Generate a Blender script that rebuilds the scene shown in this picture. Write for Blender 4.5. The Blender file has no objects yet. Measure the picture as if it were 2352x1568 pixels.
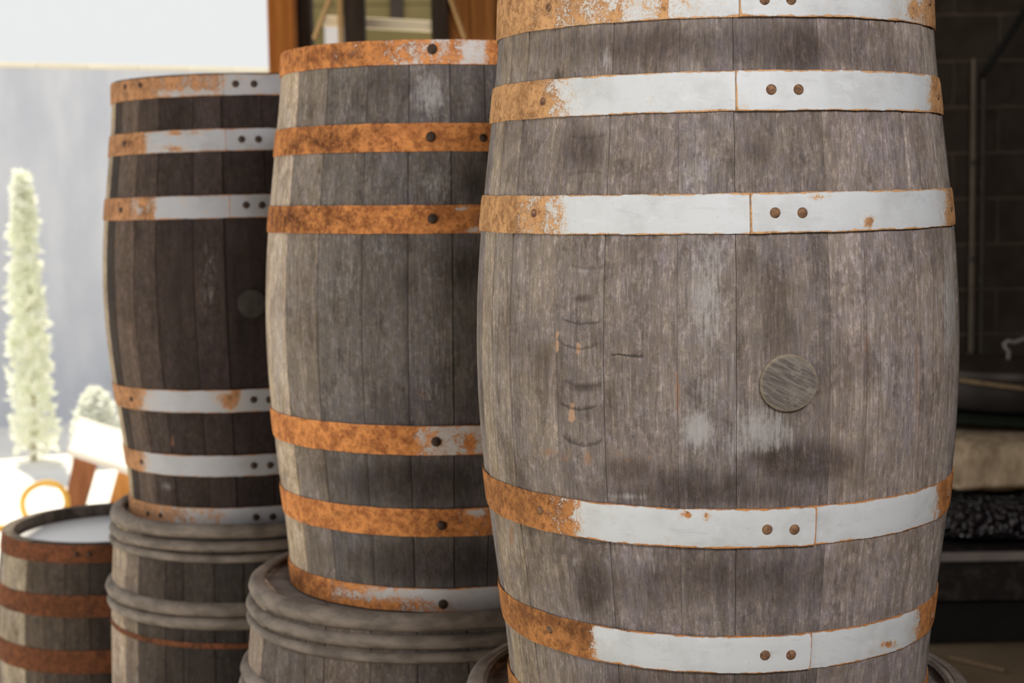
import bpy, bmesh, math, random
import numpy as np
from mathutils import Vector, Matrix, noise as mnoise

# ------------------------------------------------------------------ camera
S = bpy.context.scene
C = S.collection
EYE = 1.62                      # eye height above the shed floor
F_PX, PITCH, ROLL = 3641.9, 0.0901, 0.0157
cp, sp, cr, sr = math.cos(PITCH), math.sin(PITCH), math.cos(ROLL), math.sin(ROLL)
R0 = Vector((1, 0, 0)); U0 = Vector((0, sp, cp)); FW = Vector((0, cp, -sp))
right = R0 * cr - U0 * sr; up = R0 * sr + U0 * cr
cam_d = bpy.data.cameras.new('camera'); cam = bpy.data.objects.new('camera', cam_d); C.objects.link(cam)
M = Matrix.Identity(4)
for i in range(3):
    M[i][0] = right[i]; M[i][1] = up[i]; M[i][2] = -FW[i]
M[0][3], M[1][3], M[2][3] = 0, 0, EYE
cam.matrix_world = M
cam_d.sensor_fit = 'HORIZONTAL'; cam_d.sensor_width = 36.0; cam_d.lens = 36.0 * F_PX / 2352
cam_d.clip_start = 0.05; cam_d.clip_end = 200
cam_d.dof.use_dof = True; cam_d.dof.focus_distance = 1.93; cam_d.dof.aperture_fstop = 6.2
S.camera = cam

# ------------------------------------------------------------------ sky, sun, lights, exposure
W = bpy.data.worlds.new('sky'); S.world = W; W.use_nodes = True
bg = W.node_tree.nodes['Background']
bg.inputs[0].default_value = (0.99, 1.0, 1.0, 1); bg.inputs[1].default_value = 0.84
S.view_settings.view_transform = 'Standard'; S.view_settings.look = 'None'
S.view_settings.exposure = 0.0; S.view_settings.gamma = 1.0; S.view_settings.use_curve_mapping = False

def light(name, kind, energy, color, loc=None, aim=None, **kw):
    d = bpy.data.lights.new(name, kind); d.energy = energy; d.color = color
    for k, v in kw.items(): setattr(d, k, v)
    o = bpy.data.objects.new(name, d); C.objects.link(o)
    if loc: o.location = loc
    if aim is not None: o.rotation_euler = Vector(aim).to_track_quat('-Z', 'Y').to_euler()
    return o
sun_to = Vector((-0.42, 0.91, 0)).normalized() * math.cos(math.radians(60)) + Vector((0, 0, math.sin(math.radians(60))))
light('sun', 'SUN', 5.3, (1.0, 0.90, 0.70), (0, 0, 12), -sun_to, angle=0.01)
dl = Vector((1.0, -0.9, 3.2))
light('front_fill', 'AREA', 96, (1.0, 0.97, 0.965), dl, Vector((0.1, 2.6, 1.3)) - dl, shape='RECTANGLE', size=1.2, size_y=0.8)  # added soft fill from behind the camera, not a fitting of the shed

# ------------------------------------------------------------------ projection helpers (pixel <-> place)
def proj(x, y, z):
    yc = y * cp - z * sp; zc = y * sp + z * cp
    u = F_PX * x / yc; v = -F_PX * zc / yc
    return 1176 + cr * u + sr * v, 784 - sr * u + cr * v
def at(u, v, Y):
    a, b = u - 1176, v - 784
    U = cr * a - sr * b; V = sr * a + cr * b
    x = U / F_PX; zc = -V / F_PX
    y = cp + zc * sp; z = -sp + zc * cp
    return Vector((x / y * Y, Y, z / y * Y + EYE))

# ------------------------------------------------------------------ node helpers
class NT:
    def __init__(s, name):
        s.m = bpy.data.materials.new(name); s.m.use_nodes = True
        s.t = s.m.node_tree; s.n = s.t.nodes
        s.b = s.n['Principled BSDF']; s.out = s.n['Material Output']
    def set(s, sock, v):
        if isinstance(v, bpy.types.NodeSocket): s.t.links.new(v, sock)
        elif isinstance(v, (tuple, list)) and sock.type == 'RGBA' and len(v) == 3: sock.default_value = (*v, 1)
        else: sock.default_value = v
    def math(s, op, a, b=0.0, c=None, clamp=False):
        n = s.n.new('ShaderNodeMath'); n.operation = op; n.use_clamp = clamp
        s.set(n.inputs[0], a); s.set(n.inputs[1], b)
        if c is not None: s.set(n.inputs[2], c)
        return n.outputs[0]
    def mix(s, f, a, b, mode='MIX'):
        n = s.n.new('ShaderNodeMix'); n.data_type = 'RGBA'; n.blend_type = mode
        s.set(n.inputs[0], f); s.set(n.inputs[6], a); s.set(n.inputs[7], b)
        return n.outputs[2]
    def ramp(s, f, lo, hi, a=0.0, b=1.0):
        n = s.n.new('ShaderNodeMapRange'); n.interpolation_type = 'SMOOTHSTEP'
        s.set(n.inputs[0], f); s.set(n.inputs[1], lo); s.set(n.inputs[2], hi); s.set(n.inputs[3], a); s.set(n.inputs[4], b)
        return n.outputs[0]
    def coord(s, which='Object'):
        return s.n.new('ShaderNodeTexCoord').outputs[which]
    def vec(s, v, scale=(1, 1, 1), add=None):
        n = s.n.new('ShaderNodeVectorMath'); n.operation = 'MULTIPLY_ADD'
        s.set(n.inputs[0], v); n.inputs[1].default_value = scale
        if add is not None: s.set(n.inputs[2], add)
        return n.outputs[0]
    def noise(s, v, scale=1.0, detail=4, rough=0.6, dist=0.0):
        n = s.n.new('ShaderNodeTexNoise'); s.set(n.inputs['Vector'], v)
        n.inputs['Scale'].default_value = scale; n.inputs['Detail'].default_value = detail
        n.inputs['Roughness'].default_value = rough; n.inputs['Distortion'].default_value = dist
        return n.outputs['Fac']
    def attr(s, name):
        n = s.n.new('ShaderNodeAttribute'); n.attribute_name = name
        return n.outputs['Fac']
    def info(s, out):
        for n in s.n:
            if n.bl_idname == 'ShaderNodeObjectInfo': return n.outputs[out]
        return s.n.new('ShaderNodeObjectInfo').outputs[out]
    def sep(s, v):
        n = s.n.new('ShaderNodeSeparateXYZ'); s.set(n.inputs[0], v); return n.outputs
    def rand3(s, k=37.0):
        n = s.n.new('ShaderNodeCombineXYZ'); r = s.info('Random')
        for i, q in enumerate((k, k * 1.7, k * 2.3)): s.set(n.inputs[i], s.math('MULTIPLY', r, q))
        return n.outputs[0]
    def bump(s, h, strength=0.3, dist=0.002, normal=None):
        n = s.n.new('ShaderNodeBump'); s.set(n.inputs['Height'], h)
        n.inputs['Strength'].default_value = strength; n.inputs['Distance'].default_value = dist
        if normal is not None: s.set(n.inputs['Normal'], normal)
        s.set(s.b.inputs['Normal'], n.outputs[0]); return n.outputs[0]
    def done(s, col, rough=0.8, metal=0.0, spec=0.4):
        s.set(s.b.inputs['Base Color'], col); s.set(s.b.inputs['Roughness'], rough)
        s.set(s.b.inputs['Metallic'], metal); s.set(s.b.inputs['Specular IOR Level'], spec)
        return s.m

def simple(name, a, b, scale=8, rough=0.8, bump=0.15, spec=0.35, stretch=(1, 1, 1), metal=0.0, detail=5):
    t = NT(name)
    v = t.vec(t.coord(), stretch, t.rand3())
    n = t.noise(v, scale, detail, 0.62)
    c = t.mix(t.ramp(n, 0.3, 0.7), a, b)
    if bump: t.bump(n, bump, 0.004)
    return t.done(c, rough, metal, spec)

# ------------------------------------------------------------------ materials
def wood_material(name, marks=()):
    """weathered oak: grain runs along local z; stave tone comes from the object's colour; wear and painted edge light from attributes"""
    t = NT(name)
    o = t.coord(); rnd = t.rand3()
    fine = t.noise(t.vec(o, (340, 340, 16), rnd), 1, 7, 0.76)
    hair = t.noise(t.vec(o, (620, 620, 40), rnd), 1, 3, 0.6)
    mid = t.noise(t.vec(o, (38, 38, 5.0), rnd), 1, 6, 0.68, 0.5)
    blot = t.noise(o, 9, 7, 0.66, 0.4)
    mott = t.noise(t.vec(o, (1, 1, .55), rnd), 130, 10, 0.82, 0.15)
    mot2 = t.noise(t.vec(o, (1, 1, .7), rnd), 36, 10, 0.78, 0.3)
    tone = t.info('Color')
    c = t.mix(t.ramp(mid, 0.28, 0.74), (0.70, 0.67, 0.64), (1.16, 1.15, 1.14))
    c = t.mix(1.0, tone, c, 'MULTIPLY')
    c = t.mix(t.math('MULTIPLY', t.ramp(fine, 0.51, 0.66), 0.42), c, t.mix(1.0, c, (2.2, 2.18, 2.18), 'MULTIPLY'))
    c = t.mix(t.math('MULTIPLY', t.ramp(fine, 0.49, 0.36), 0.55), c, t.mix(1.0, c, (0.52, 0.50, 0.48), 'MULTIPLY'))
    c = t.mix(t.math('MULTIPLY', t.ramp(blot, 0.52, 0.36), 0.60), c, t.mix(1.0, c, (0.56, 0.52, 0.48), 'MULTIPLY'))
    c = t.mix(t.math('MULTIPLY', t.ramp(mott, 0.49, 0.60), 0.55), c, t.mix(1.0, c, (1.98, 1.98, 2.08), 'MULTIPLY'))
    c = t.mix(t.math('MULTIPLY', t.ramp(mot2, 0.49, 0.36), 0.70), c, t.mix(1.0, c, (0.55, 0.52, 0.49), 'MULTIPLY'))
    fl = t.noise(t.vec(o, (1, 1, .6), rnd), 75, 6, .7)
    c = t.mix(t.ramp(fl, .40, .60), t.mix(1.0, c, (1.03, 1.0, 0.93), 'MULTIPLY'), t.mix(1.0, c, (0.98, 0.965, 1.01), 'MULTIPLY'))
    hue = t.noise(o, 5, 3, .6)
    c = t.mix(t.ramp(hue, .40, .62), t.mix(1.0, c, (1.03, 1.0, 0.96), 'MULTIPLY'), t.mix(1.0, c, (0.96, 0.95, 1.0), 'MULTIPLY'))
    # wear with a place of its own, plus pale strips that paint lit edges
    brk = t.math('ADD', t.math('MULTIPLY', mott, 0.6), t.math('MULTIPLY', mot2, 0.4))
    def worn(name, k=1.5, lo=0.30, hi=0.55, n_=None):
        a = t.attr(name)
        return t.math('MULTIPLY', t.ramp(t.math('ADD', a, t.math('MULTIPLY', t.math('SUBTRACT', n_ if n_ is not None else brk, 0.5), k)), lo, hi), t.ramp(a, 0.04, 0.25))
    c = t.mix(t.math('MULTIPLY', worn('dark', 1.6, .18, .75), 0.88), c, t.mix(1.0, c, (0.42, 0.385, 0.37), 'MULTIPLY'))
    grit = t.math('ADD', t.math('MULTIPLY', brk, 0.6), t.math('MULTIPLY', fine, 0.4))
    c = t.mix(t.math('MULTIPLY', worn('pale', 2.6, .30, .85, grit), 0.72), c, (0.40, 0.385, 0.375))
    c = t.mix(t.math('MULTIPLY', worn('rust', 2.2, .30, .70), 0.60), c, (0.30, 0.15, 0.075))
    gold = t.attr('fresh')
    c = t.mix(t.ramp(t.math('ADD', gold, t.math('MULTIPLY', fine, 0.4)), 0.62, 0.78), c, (0.42, 0.27, 0.175))
    h = t.math('ADD', t.math('MULTIPLY', fine, 0.7), t.math('MULTIPLY', hair, 0.3))
    if marks:
        x, y, z = t.sep(o)
        z2 = t.math('ADD', z, t.math('MULTIPLY', t.math('SUBTRACT', t.noise(o, 110, 5, .7), 0.5), 0.009))
        tot = None
        for (x0, zc, hw, curve, wid, amt) in marks:
            dx = t.math('SUBTRACT', x, x0)
            q = t.math('MULTIPLY', t.math('MULTIPLY', dx, dx), curve)
            d = t.math('SUBTRACT', t.math('SUBTRACT', z2, zc), q)
            # crisp lower lip, soft fade upwards
            up_ = t.ramp(d, 0.0, wid * 2.6, 1.0, 0.0); lo_ = t.ramp(d, -wid, 0.0)
            m_ = t.math('MULTIPLY', t.math('MULTIPLY', up_, lo_), t.ramp(t.math('ABSOLUTE', dx), hw, hw * 0.75))
            m_ = t.math('MULTIPLY', m_, amt)
            tot = m_ if tot is None else t.math('MAXIMUM', tot, m_)
        c = t.mix(tot, c, (0.035, 0.028, 0.024))
        h = t.math('SUBTRACT', h, t.math('MULTIPLY', tot, 1.5))
    t.bump(h, 0.42, 0.0022)
    return t.done(c, 0.86, 0, 0.25)

def hoop_material(name, orange, brown, pale=(0.80, 0.835, 0.85), paint_dirt=(0.60, 0.61, 0.59), dirt=0.35):
    t = NT(name)
    o = t.coord(); rnd = t.rand3(11)
    v = t.vec(o, (1, 1, 1), rnd)
    fine = t.noise(v, 300, 6, 0.8)
    med = t.noise(v, 55, 6, 0.68, 0.4)
    big = t.noise(v, 16, 4, 0.6)
    rust = t.attr('rust'); e = t.attr('edge'); dk = t.attr('dark')
    nn = t.math('ADD', t.math('MULTIPLY', fine, 0.55), t.math('MULTIPLY', med, 0.45))
    r = t.math('ADD', t.math('SUBTRACT', rust, 0.5), t.math('MULTIPLY', t.math('SUBTRACT', nn, 0.5), 2.6))
    rm = t.ramp(r, -0.06, 0.08)
    # rusted edges of the strap
    em = t.ramp(t.math('ADD', e, t.math('MULTIPLY', t.math('SUBTRACT', t.math('ADD', t.math('MULTIPLY', med, 0.6), t.math('MULTIPLY', big, 0.4)), 0.5), 0.55)), 0.91, 0.985)
    rm = t.math('MAXIMUM', rm, em)
    paint = t.mix(t.math('MULTIPLY', t.ramp(big, 0.45, 0.7), dirt), pale, paint_dirt)
    paint = t.mix(t.math('MULTIPLY', t.ramp(med, 0.60, 0.76), 0.5 * dirt), paint, (0.62, 0.54, 0.44))
    sp_ = t.noise(v, 420, 2, 0.5)
    paint = t.mix(t.math('MULTIPLY', t.ramp(sp_, 0.70, 0.76), 0.5), paint, (0.22, 0.20, 0.18))
    smear = t.noise(t.vec(v, (1, 1, 3)), 26, 6, 0.7, 0.6)
    paint = t.mix(t.math('MULTIPLY', t.ramp(smear, 0.55, 0.70), 0.22), paint, tuple(x * .62 for x in paint_dirt))
    paint = t.mix(t.math('MULTIPLY', t.ramp(smear, 0.44, 0.34), 0.5), paint, tuple(min(1, x * 1.12) for x in pale))
    pit = t.noise(v, 130, 8, 0.78, 0.5)
    rc = t.mix(t.ramp(t.math('ADD', t.math('MULTIPLY', med, .5), t.math('MULTIPLY', pit, .5)), 0.40, 0.58), brown, orange)
    rc = t.mix(t.math('MULTIPLY', t.ramp(pit, 0.42, 0.32), 0.6), rc, tuple(x * .35 for x in brown))
    rc = t.mix(t.math('MULTIPLY', t.ramp(fine, 0.53, 0.66), 0.40), rc, tuple(min(1, x * 1.35 + .05) for x in orange))
    rc = t.mix(t.math('MULTIPLY', t.ramp(big, 0.50, 0.36), 0.45), rc, brown)
    rc = t.mix(t.math('MULTIPLY', dk, t.ramp(t.math('ADD', t.math('MULTIPLY', pit, .5), t.math('MULTIPLY', med, .5)), 0.62, 0.40, 0.45, 1.0)), rc, (0.085, 0.034, 0.016))
    c = t.mix(rm, paint, rc)
    halo = t.math('MULTIPLY', t.math('SUBTRACT', t.ramp(r, -0.32, 0.0), rm, clamp=True), 0.38)
    c = t.mix(halo, c, (0.55, 0.38, 0.22))
    t.bump(t.math('ADD', t.math('MULTIPLY', fine, 0.5), t.math('MULTIPLY', rm, 0.4)), 0.22, 0.0012)
    ro = t.math('ADD', 0.52, t.math('MULTIPLY', rm, 0.33))
    return t.done(c, ro, 0, t.math('SUBTRACT', 0.35, t.math('MULTIPLY', rm, 0.28)))

M_rustA = hoop_material('rusty painted strap', (0.60, 0.335, 0.155), (0.27, 0.135, 0.06), (0.60, 0.625, 0.64), (0.46, 0.475, 0.47), .55)
M_rustA2 = hoop_material('deep rusty painted strap', (0.56, 0.245, 0.082), (0.25, 0.105, 0.042), (0.60, 0.625, 0.64), (0.46, 0.475, 0.47), .55)
M_rustB = hoop_material('orange rusty strap', (0.72, 0.295, 0.095), (0.30, 0.105, 0.038), (0.62, 0.60, 0.60), (0.5, 0.44, 0.40), 0.5)
M_rustC = hoop_material('lilac white strap', (0.50, 0.25, 0.12), (0.22, 0.115, 0.06), (0.40, 0.405, 0.43), (0.30, 0.29, 0.29), 0.4)
M_rustD = hoop_material('brown rusty strap', (0.20, 0.072, 0.032), (0.075, 0.034, 0.020))
M_rivet = simple('rusty rivet', (0.09, 0.045, 0.028), (0.30, 0.165, 0.085), 190, 0.8, 0.3)
M_rivet_dark = simple('dark rivet', (0.028, 0.0176, 0.0128), (0.072, 0.04, 0.024), 160, 0.7, 0.2)
M_oldwood = wood_material('old barrel wood')
M_withy = simple('bent wooden hoop', (0.1209, 0.09765, 0.07905), (0.2558, 0.2108, 0.1736), 16, 0.75, 0.2, 0.3, (1, 1, 2.5))
M_head = simple('barrel head wood', (0.11, 0.092, 0.082), (0.19, 0.163, 0.143), 14, 0.8, 0.15, 0.3, (1, 4, 1))
M_lid = simple('white coated lid', (0.88, 0.88, 0.92), (0.93, 0.93, 0.95), 5, 0.25, 0.0, 0.9)

# ------------------------------------------------------------------ mesh helpers
def mesh(name, verts, faces, mat, parent=None, smooth=None, attrs=None):
    me = bpy.data.meshes.new(name); me.from_pydata([tuple(v) for v in verts], [], faces)
    if attrs:
        for k, a in attrs.items():
            at_ = me.attributes.new(k, 'FLOAT', 'POINT'); at_.data.foreach_set('value', np.asarray(a, dtype=np.float32))
    bm = bmesh.new(); bm.from_mesh(me); bmesh.ops.recalc_face_normals(bm, faces=bm.faces); bm.to_mesh(me); bm.free()
    if smooth is not None:
        me.polygons.foreach_set('use_smooth', [True] * len(me.polygons))
        me.set_sharp_from_angle(angle=math.radians(smooth))
    me.update()
    return link(name, me, mat, parent)
def link(name, me, mat, parent=None):
    o = bpy.data.objects.new(name, me); C.objects.link(o)
    if mat and not me.materials: me.materials.append(mat)
    if parent: o.parent = parent
    return o
def tag(o, label=None, cat=None, group=None, kind=None):
    if label: o['label'] = label
    if cat: o['category'] = cat
    if group: o['group'] = group
    if kind: o['kind'] = kind
    return o
def thing(name, label, cat, loc=(0, 0, 0), rot=(0, 0, 0), group=None):
    o = bpy.data.objects.new(name, None); C.objects.link(o); o.location = loc; o.rotation_euler = rot
    o.empty_display_size = 0.05
    return tag(o, label, cat, group)
def box_geo(x0, x1, y0, y1, z0, z1, bev=0.0):
    bm = bmesh.new(); bmesh.ops.create_cube(bm, size=1)
    for v in bm.verts:
        v.co = Vector(((x0 + x1) / 2 + v.co.x * (x1 - x0), (y0 + y1) / 2 + v.co.y * (y1 - y0), (z0 + z1) / 2 + v.co.z * (z1 - z0)))
    if bev: bmesh.ops.bevel(bm, geom=bm.edges[:], offset=bev, segments=1, affect='EDGES')
    return bm
def box(name, x0, x1, y0, y1, z0, z1, mat, parent=None, bev=0.0):
    bm = box_geo(x0, x1, y0, y1, z0, z1, bev)
    me = bpy.data.meshes.new(name); bm.to_mesh(me); bm.free()
    return link(name, me, mat, parent)
def tube(name, pts, r, mat, parent=None, n=10, closed=False):
    pts = [Vector(p) for p in pts]; V = []; Fc = []; prev = None
    for i, p in enumerate(pts):
        a = pts[i - 1] if (i or closed) else p; b = pts[(i + 1) % len(pts)] if (i < len(pts) - 1 or closed) else p
        d = (b - a).normalized()
        s_ = prev if prev is not None else (Vector((0, 0, 1)) if abs(d.z) < .9 else Vector((1, 0, 0)))
        x = (s_ - d * s_.dot(d)).normalized(); prev = x; y = d.cross(x)
        rr = r[i] if isinstance(r, (list, tuple)) else r
        for k in range(n):
            t_ = 2 * math.pi * k / n; V.append(p + (x * math.cos(t_) + y * math.sin(t_)) * rr)
    m = len(pts)
    for i in range(m if closed else m - 1):
        j = (i + 1) % m
        for k in range(n): Fc.append((i * n + k, i * n + (k + 1) % n, j * n + (k + 1) % n, j * n + k))
    if not closed: Fc.append(tuple(range(n))[::-1]); Fc.append(tuple((m - 1) * n + k for k in range(n)))
    return mesh(name, V, Fc, mat, parent, 50)
def lathe(name, prof, mat, parent=None, n=72, smooth=35, cx=0, cy=0):
    V = []; Fc = []
    for (r, z) in prof:
        for k in range(n):
            t_ = 2 * math.pi * k / n; V.append((cx + r * math.cos(t_), cy + r * math.sin(t_), z))
    m = len(prof)
    for i in range(m - 1):
        for k in range(n): Fc.append((i * n + k, i * n + (k + 1) % n, (i + 1) * n + (k + 1) % n, (i + 1) * n + k))
    if prof[0][0] > 1e-6 and prof[0] != prof[-1]:
        Fc.append(tuple(range(n))); Fc.append(tuple((m - 1) * n + k for k in range(n)))
    return mesh(name, V, Fc, mat, parent, smooth)

# rivets share one mesh per kind
_riv = {}
def rivet_mesh(mat, r):
    key = (mat.name, r)
    if key not in _riv:
        V = [(0, 0, r * 0.52)]; Fc = []; n = 14
        rings = [(0.45, .46), (0.8, .3), (1.0, .06), (1.0, -.25)]
        for a, h in rings:
            for k in range(n): V.append((a * r * math.cos(2 * math.pi * k / n), a * r * math.sin(2 * math.pi * k / n), h * r))
        for k in range(n): Fc.append((0, 1 + k, 1 + (k + 1) % n))
        for q in range(len(rings) - 1):
            for k in range(n): Fc.append((1 + q * n + k, 1 + (q + 1) * n + k, 1 + (q + 1) * n + (k + 1) % n, 1 + q * n + (k + 1) % n))
        me = bpy.data.meshes.new('rivet'); me.from_pydata(V, [], Fc); me.materials.append(mat)
        me.polygons.foreach_set('use_smooth', [True] * len(me.polygons)); _riv[key] = me
    return _riv[key]

# ------------------------------------------------------------------ the barrel builder
HALF = 0.487
class Barrel:
    def __init__(s, name, label, X, Y, Z, lx=0, ly=0, k2=.32, k4=-.64, rb=.33, zt=HALF, zb=-HALF, group=None, cat='barrel'):
        s.X, s.Y, s.Z, s.lx, s.ly, s.k2, s.k4, s.rb, s.zt, s.zb = X, Y, Z, lx, ly, k2, k4, rb, zt, zb
        s.root = thing(name, label, cat, (X + lx * zb, Y + ly * zb, EYE + Z + zb), (-ly, lx, 0), group)
    def r(s, z): return s.rb - s.k2 * z * z - s.k4 * z ** 4
    def place(s, r, th, z):      # centre-based local -> camera-based space (numpy friendly)
        x = r * np.cos(th); y = r * np.sin(th)
        return s.X + x + s.lx * z, s.Y + y + s.ly * z, s.Z + z - s.lx * x - s.ly * y
    def ang(s, u, z, extra=0.0):
        th = np.linspace(-math.pi + .0, 0, 721); r = s.r(z) + extra
        U, V = proj(*s.place(r, th, z))
        i, j = U.argmin(), U.argmax()
        return float(np.interp(u, U[i:j + 1], th[i:j + 1]))
    def zat(s, u, v):
        """height on the barrel of the surface point seen at (u, v)"""
        zs = np.linspace(s.zb, s.zt, 80); vs = []
        for z in zs: vs.append(proj(*s.place(s.r(z), np.array(s.ang(u, z)), z))[1])
        return float(np.interp(v, np.array(vs)[::-1], zs[::-1]))
    def local(s, r, th, z): return np.stack([r * np.cos(th), r * np.sin(th), z - s.zb], -1)
    # ---- staves
    def staves(s, seams_px, mat, tones, seed, wear=None, nz=44, gap=.0011, thick=.024, base_tone=(.15, .135, .125), z_ref=0.0, wid=(.055, .088), gaps=None, tail=None):
        rng = random.Random(seed)
        a = [s.ang(u, z_ref) for u in seams_px]
        end = a[0] + 2 * math.pi; cur = a[-1]
        rest = []
        while end - cur > 1.5 * wid[1] / s.rb:
            cur += rng.uniform(*wid) / s.rb; rest.append(cur)
        if end - cur > 1.02 * wid[1] / s.rb: rest.append((cur + end) / 2)
        seams = a + rest + [end]
        out = []
        for i in range(len(seams) - 1):
            tone = tones[i] if i < len(tones) else None
            if tone is None: tone = tail if (tail and i >= len(seams) - 3) else rng.uniform(.75, 1.2)
            out.append(s.stave(seams[i], seams[i + 1], mat, tone, rng, wear, nz, gap, thick, base_tone, (gaps or {}).get(i), (gaps or {}).get(i + 1)))
        return out
    def stave(s, t0, t1, mat, tone, rng, wear, nz, gap, thick, base_tone, gl=None, gr=None, drop=.0016):
        g0 = (gl if gl is not None else gap) / s.rb; g1 = (gr if gr is not None else gap) / s.rb
        fr = np.array([0, .025, .17, .34, .5, .66, .83, .975, 1.0])
        dr = rng.uniform(-.0006, .0006); tilt = rng.uniform(-.0006, .0006)
        th = t0 + g0 * .5 + (t1 - t0 - (g0 + g1) * .5) * fr
        zs = np.linspace(s.zb, s.zt, nz)
        zs = zs + 0.0
        edge = np.zeros(len(fr)); edge[0] = -drop * min(1.5, g0 * s.rb / .0011); edge[-1] = -drop * min(1.5, g1 * s.rb / .0011)
        flat = -(s.rb * ((fr - .5) * (t1 - t0)) ** 2 / 2) * 0.0
        TH, ZZ = np.meshgrid(th, zs)
        RR = s.r(ZZ) + dr + edge[None] + flat[None] + tilt * (fr - .5)[None] * 2
        P = s.local(RR, TH, ZZ)
        Pi = s.local(np.stack([s.r(zs) - thick] * 2, 1), np.stack([np.full(nz, th[-1]), np.full(nz, th[0])], 1), np.stack([zs, zs], 1))
        n = len(fr) + 2
        V = np.concatenate([P, Pi], 1).reshape(-1, 3)
        Fc = []
        for j in range(nz - 1):
            for k in range(n):
                k2 = (k + 1) % n; Fc.append((j * n + k, j * n + k2, (j + 1) * n + k2, (j + 1) * n + k))
        Fc.append(tuple(range(n))); Fc.append(tuple((nz - 1) * n + k for k in range(n)))
        attrs = None
        if wear:
            U, Vp = proj(*s.place(RR, TH, ZZ))
            front = np.sin(TH) < 0.02
            attrs = {}
            for key, blobs in wear.items():
                A = np.zeros_like(U)
                for (u, v, ru, rv, amt) in blobs:
                    q = ((U - u) / ru) ** 2 + ((Vp - v) / rv) ** 2
                    A = np.maximum(A, amt * np.exp(-q * .9))
                A *= front
                attrs[key] = np.concatenate([A, np.zeros((nz, 2))], 1).reshape(-1)
        o = mesh('stave', V, Fc, mat, s.root, 35, attrs)
        if isinstance(tone, tuple): o.color = (*tone, 1)
        else: o.color = tuple(b * tone for b in base_tone) + (1,)
        return o
    # ---- a flat iron hoop, one overlapping strip
    def hoop(s, z0, z1, mat, seam_px=None, outer='right', rust_px=((0, 1),), spots=(), dark=(), back=1.0, th=.0024, label=None, rivets=(), nails=(), rmat=None, rr=.0064, rag=.0006, seam_ang=None, inner_zero=False):
        zc = (z0 + z1) / 2; rng = random.Random(int(abs(z0) * 9e5) + int(s.X * 1e4))
        a = s.ang(seam_px, zc, .003) if seam_px is not None else (seam_ang if seam_ang is not None else math.pi / 2)
        lap = .115 / s.rb
        N = 300; nv = 8
        tt = np.concatenate([[0, .0024, .006], np.linspace(.012, 2 * math.pi + lap, N - 3)])
        sgn = 1 if outer == 'right' else -1
        ang = a + sgn * tt
        off = th * 1.15 * np.clip(1 - (tt - lap * 1.05) / .7, 0, 1) * (tt < lap + .75)
        vv = np.linspace(0, 1, nv)
        ph = rng.uniform(0, 6)
        rag0 = rag * (np.sin(tt * 17 + ph) * .5 + np.sin(tt * 41 + 2 * ph) * .3 + np.sin(tt * 97) * .3)
        rag1 = rag * (np.sin(tt * 19 + 3 * ph) * .5 + np.sin(tt * 37 + ph) * .3 + np.sin(tt * 89) * .3)
        Z = (z0 + rag0)[:, None] * (1 - vv)[None] + (z1 + rag1)[:, None] * vv[None]
        TH = np.repeat(ang[:, None], nv, 1)
        # a strap is a straight cone section, standing a little off at its wider edge
        r0, r1 = s.r(z0), s.r(z1)
        cone = np.maximum(r0 + (r1 - r0) * vv[None], s.r(Z) - .0003) + .0006
        Ro = cone + off[:, None] + th
        rnd_ = np.array([-.0008] + [0] * (nv - 2) + [-.0008])
        Po = s.local(Ro + rnd_[None], TH, Z)
        Pi = s.local((cone + off[:, None])[:, [-1, 0]], TH[:, [-1, 0]], Z[:, [-1, 0]])
        n = nv + 2
        V = np.concatenate([Po, Pi], 1).reshape(-1, 3)
        Fc = []
        for j in range(N - 1):
            for k in range(n):
                k2 = (k + 1) % n; Fc.append((j * n + k, j * n + k2, (j + 1) * n + k2, (j + 1) * n + k))
        Fc.append(tuple(range(n))); Fc.append(tuple((N - 1) * n + k for k in range(n)))
        U, Vp = proj(*s.place(Ro, TH, Z))
        front = np.sin(TH) < 0.0
        px = np.array([p for p, _ in rust_px], float); lv = np.array([l for _, l in rust_px], float)
        A = np.where(front, np.interp(U, px, lv), back)
        Dk = np.zeros_like(A)
        for (u, v, ru, rv, amt) in spots:
            A = np.where(front, A + amt * np.exp(-((U - u) / ru) ** 2 - ((Vp - v) / rv) ** 2), A)
        for (u, v, ru, rv, amt) in dark:
            Dk = np.where(front, np.maximum(Dk, amt * np.exp(-((U - u) / ru) ** 2 - ((Vp - v) / rv) ** 2)), Dk)
        E = np.repeat(np.abs(vv - .5)[None] * 2, N, 0).copy(); E[:1] = 1.05; E[1] = np.maximum(E[1], .99); E[2] = np.maximum(E[2], .90)
        pad = lambda Q, val: np.concatenate([Q, np.full((N, 2), val)], 1).reshape(-1)
        o = mesh('hoop', V, Fc, mat, s.root, 40, {'rust': pad(A, 1.0), 'edge': pad(E, 1.0), 'dark': pad(Dk, 0.0)})
        if label: o['label'] = label
        for (u, v) in rivets: s.rivet(o, u, v, z0, z1, rmat or M_rivet, rr, th * 2.2 + .0006)
        for (u, v) in nails: s.rivet(o, u, v, z0, z1, rmat or M_rivet, rr * .85, th + .0004)
        return o
    def rivet(s, hoop, u, v, z0, z1, mat, rr, lift):
        zc = (z0 + z1) / 2
        z = zc if v is None else min(max(s.zat(u, v), z0 + rr), z1 - rr)
        a = s.ang(u, z, .003)
        r = max(s.r(z), s.r(z0) + (s.r(z1) - s.r(z0)) * (z - z0) / (z1 - z0)) + lift
        o = link('rivet', rivet_mesh(mat, rr), mat, hoop)
        o.matrix_local = s.frame(a, z, r)
        return o
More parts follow.
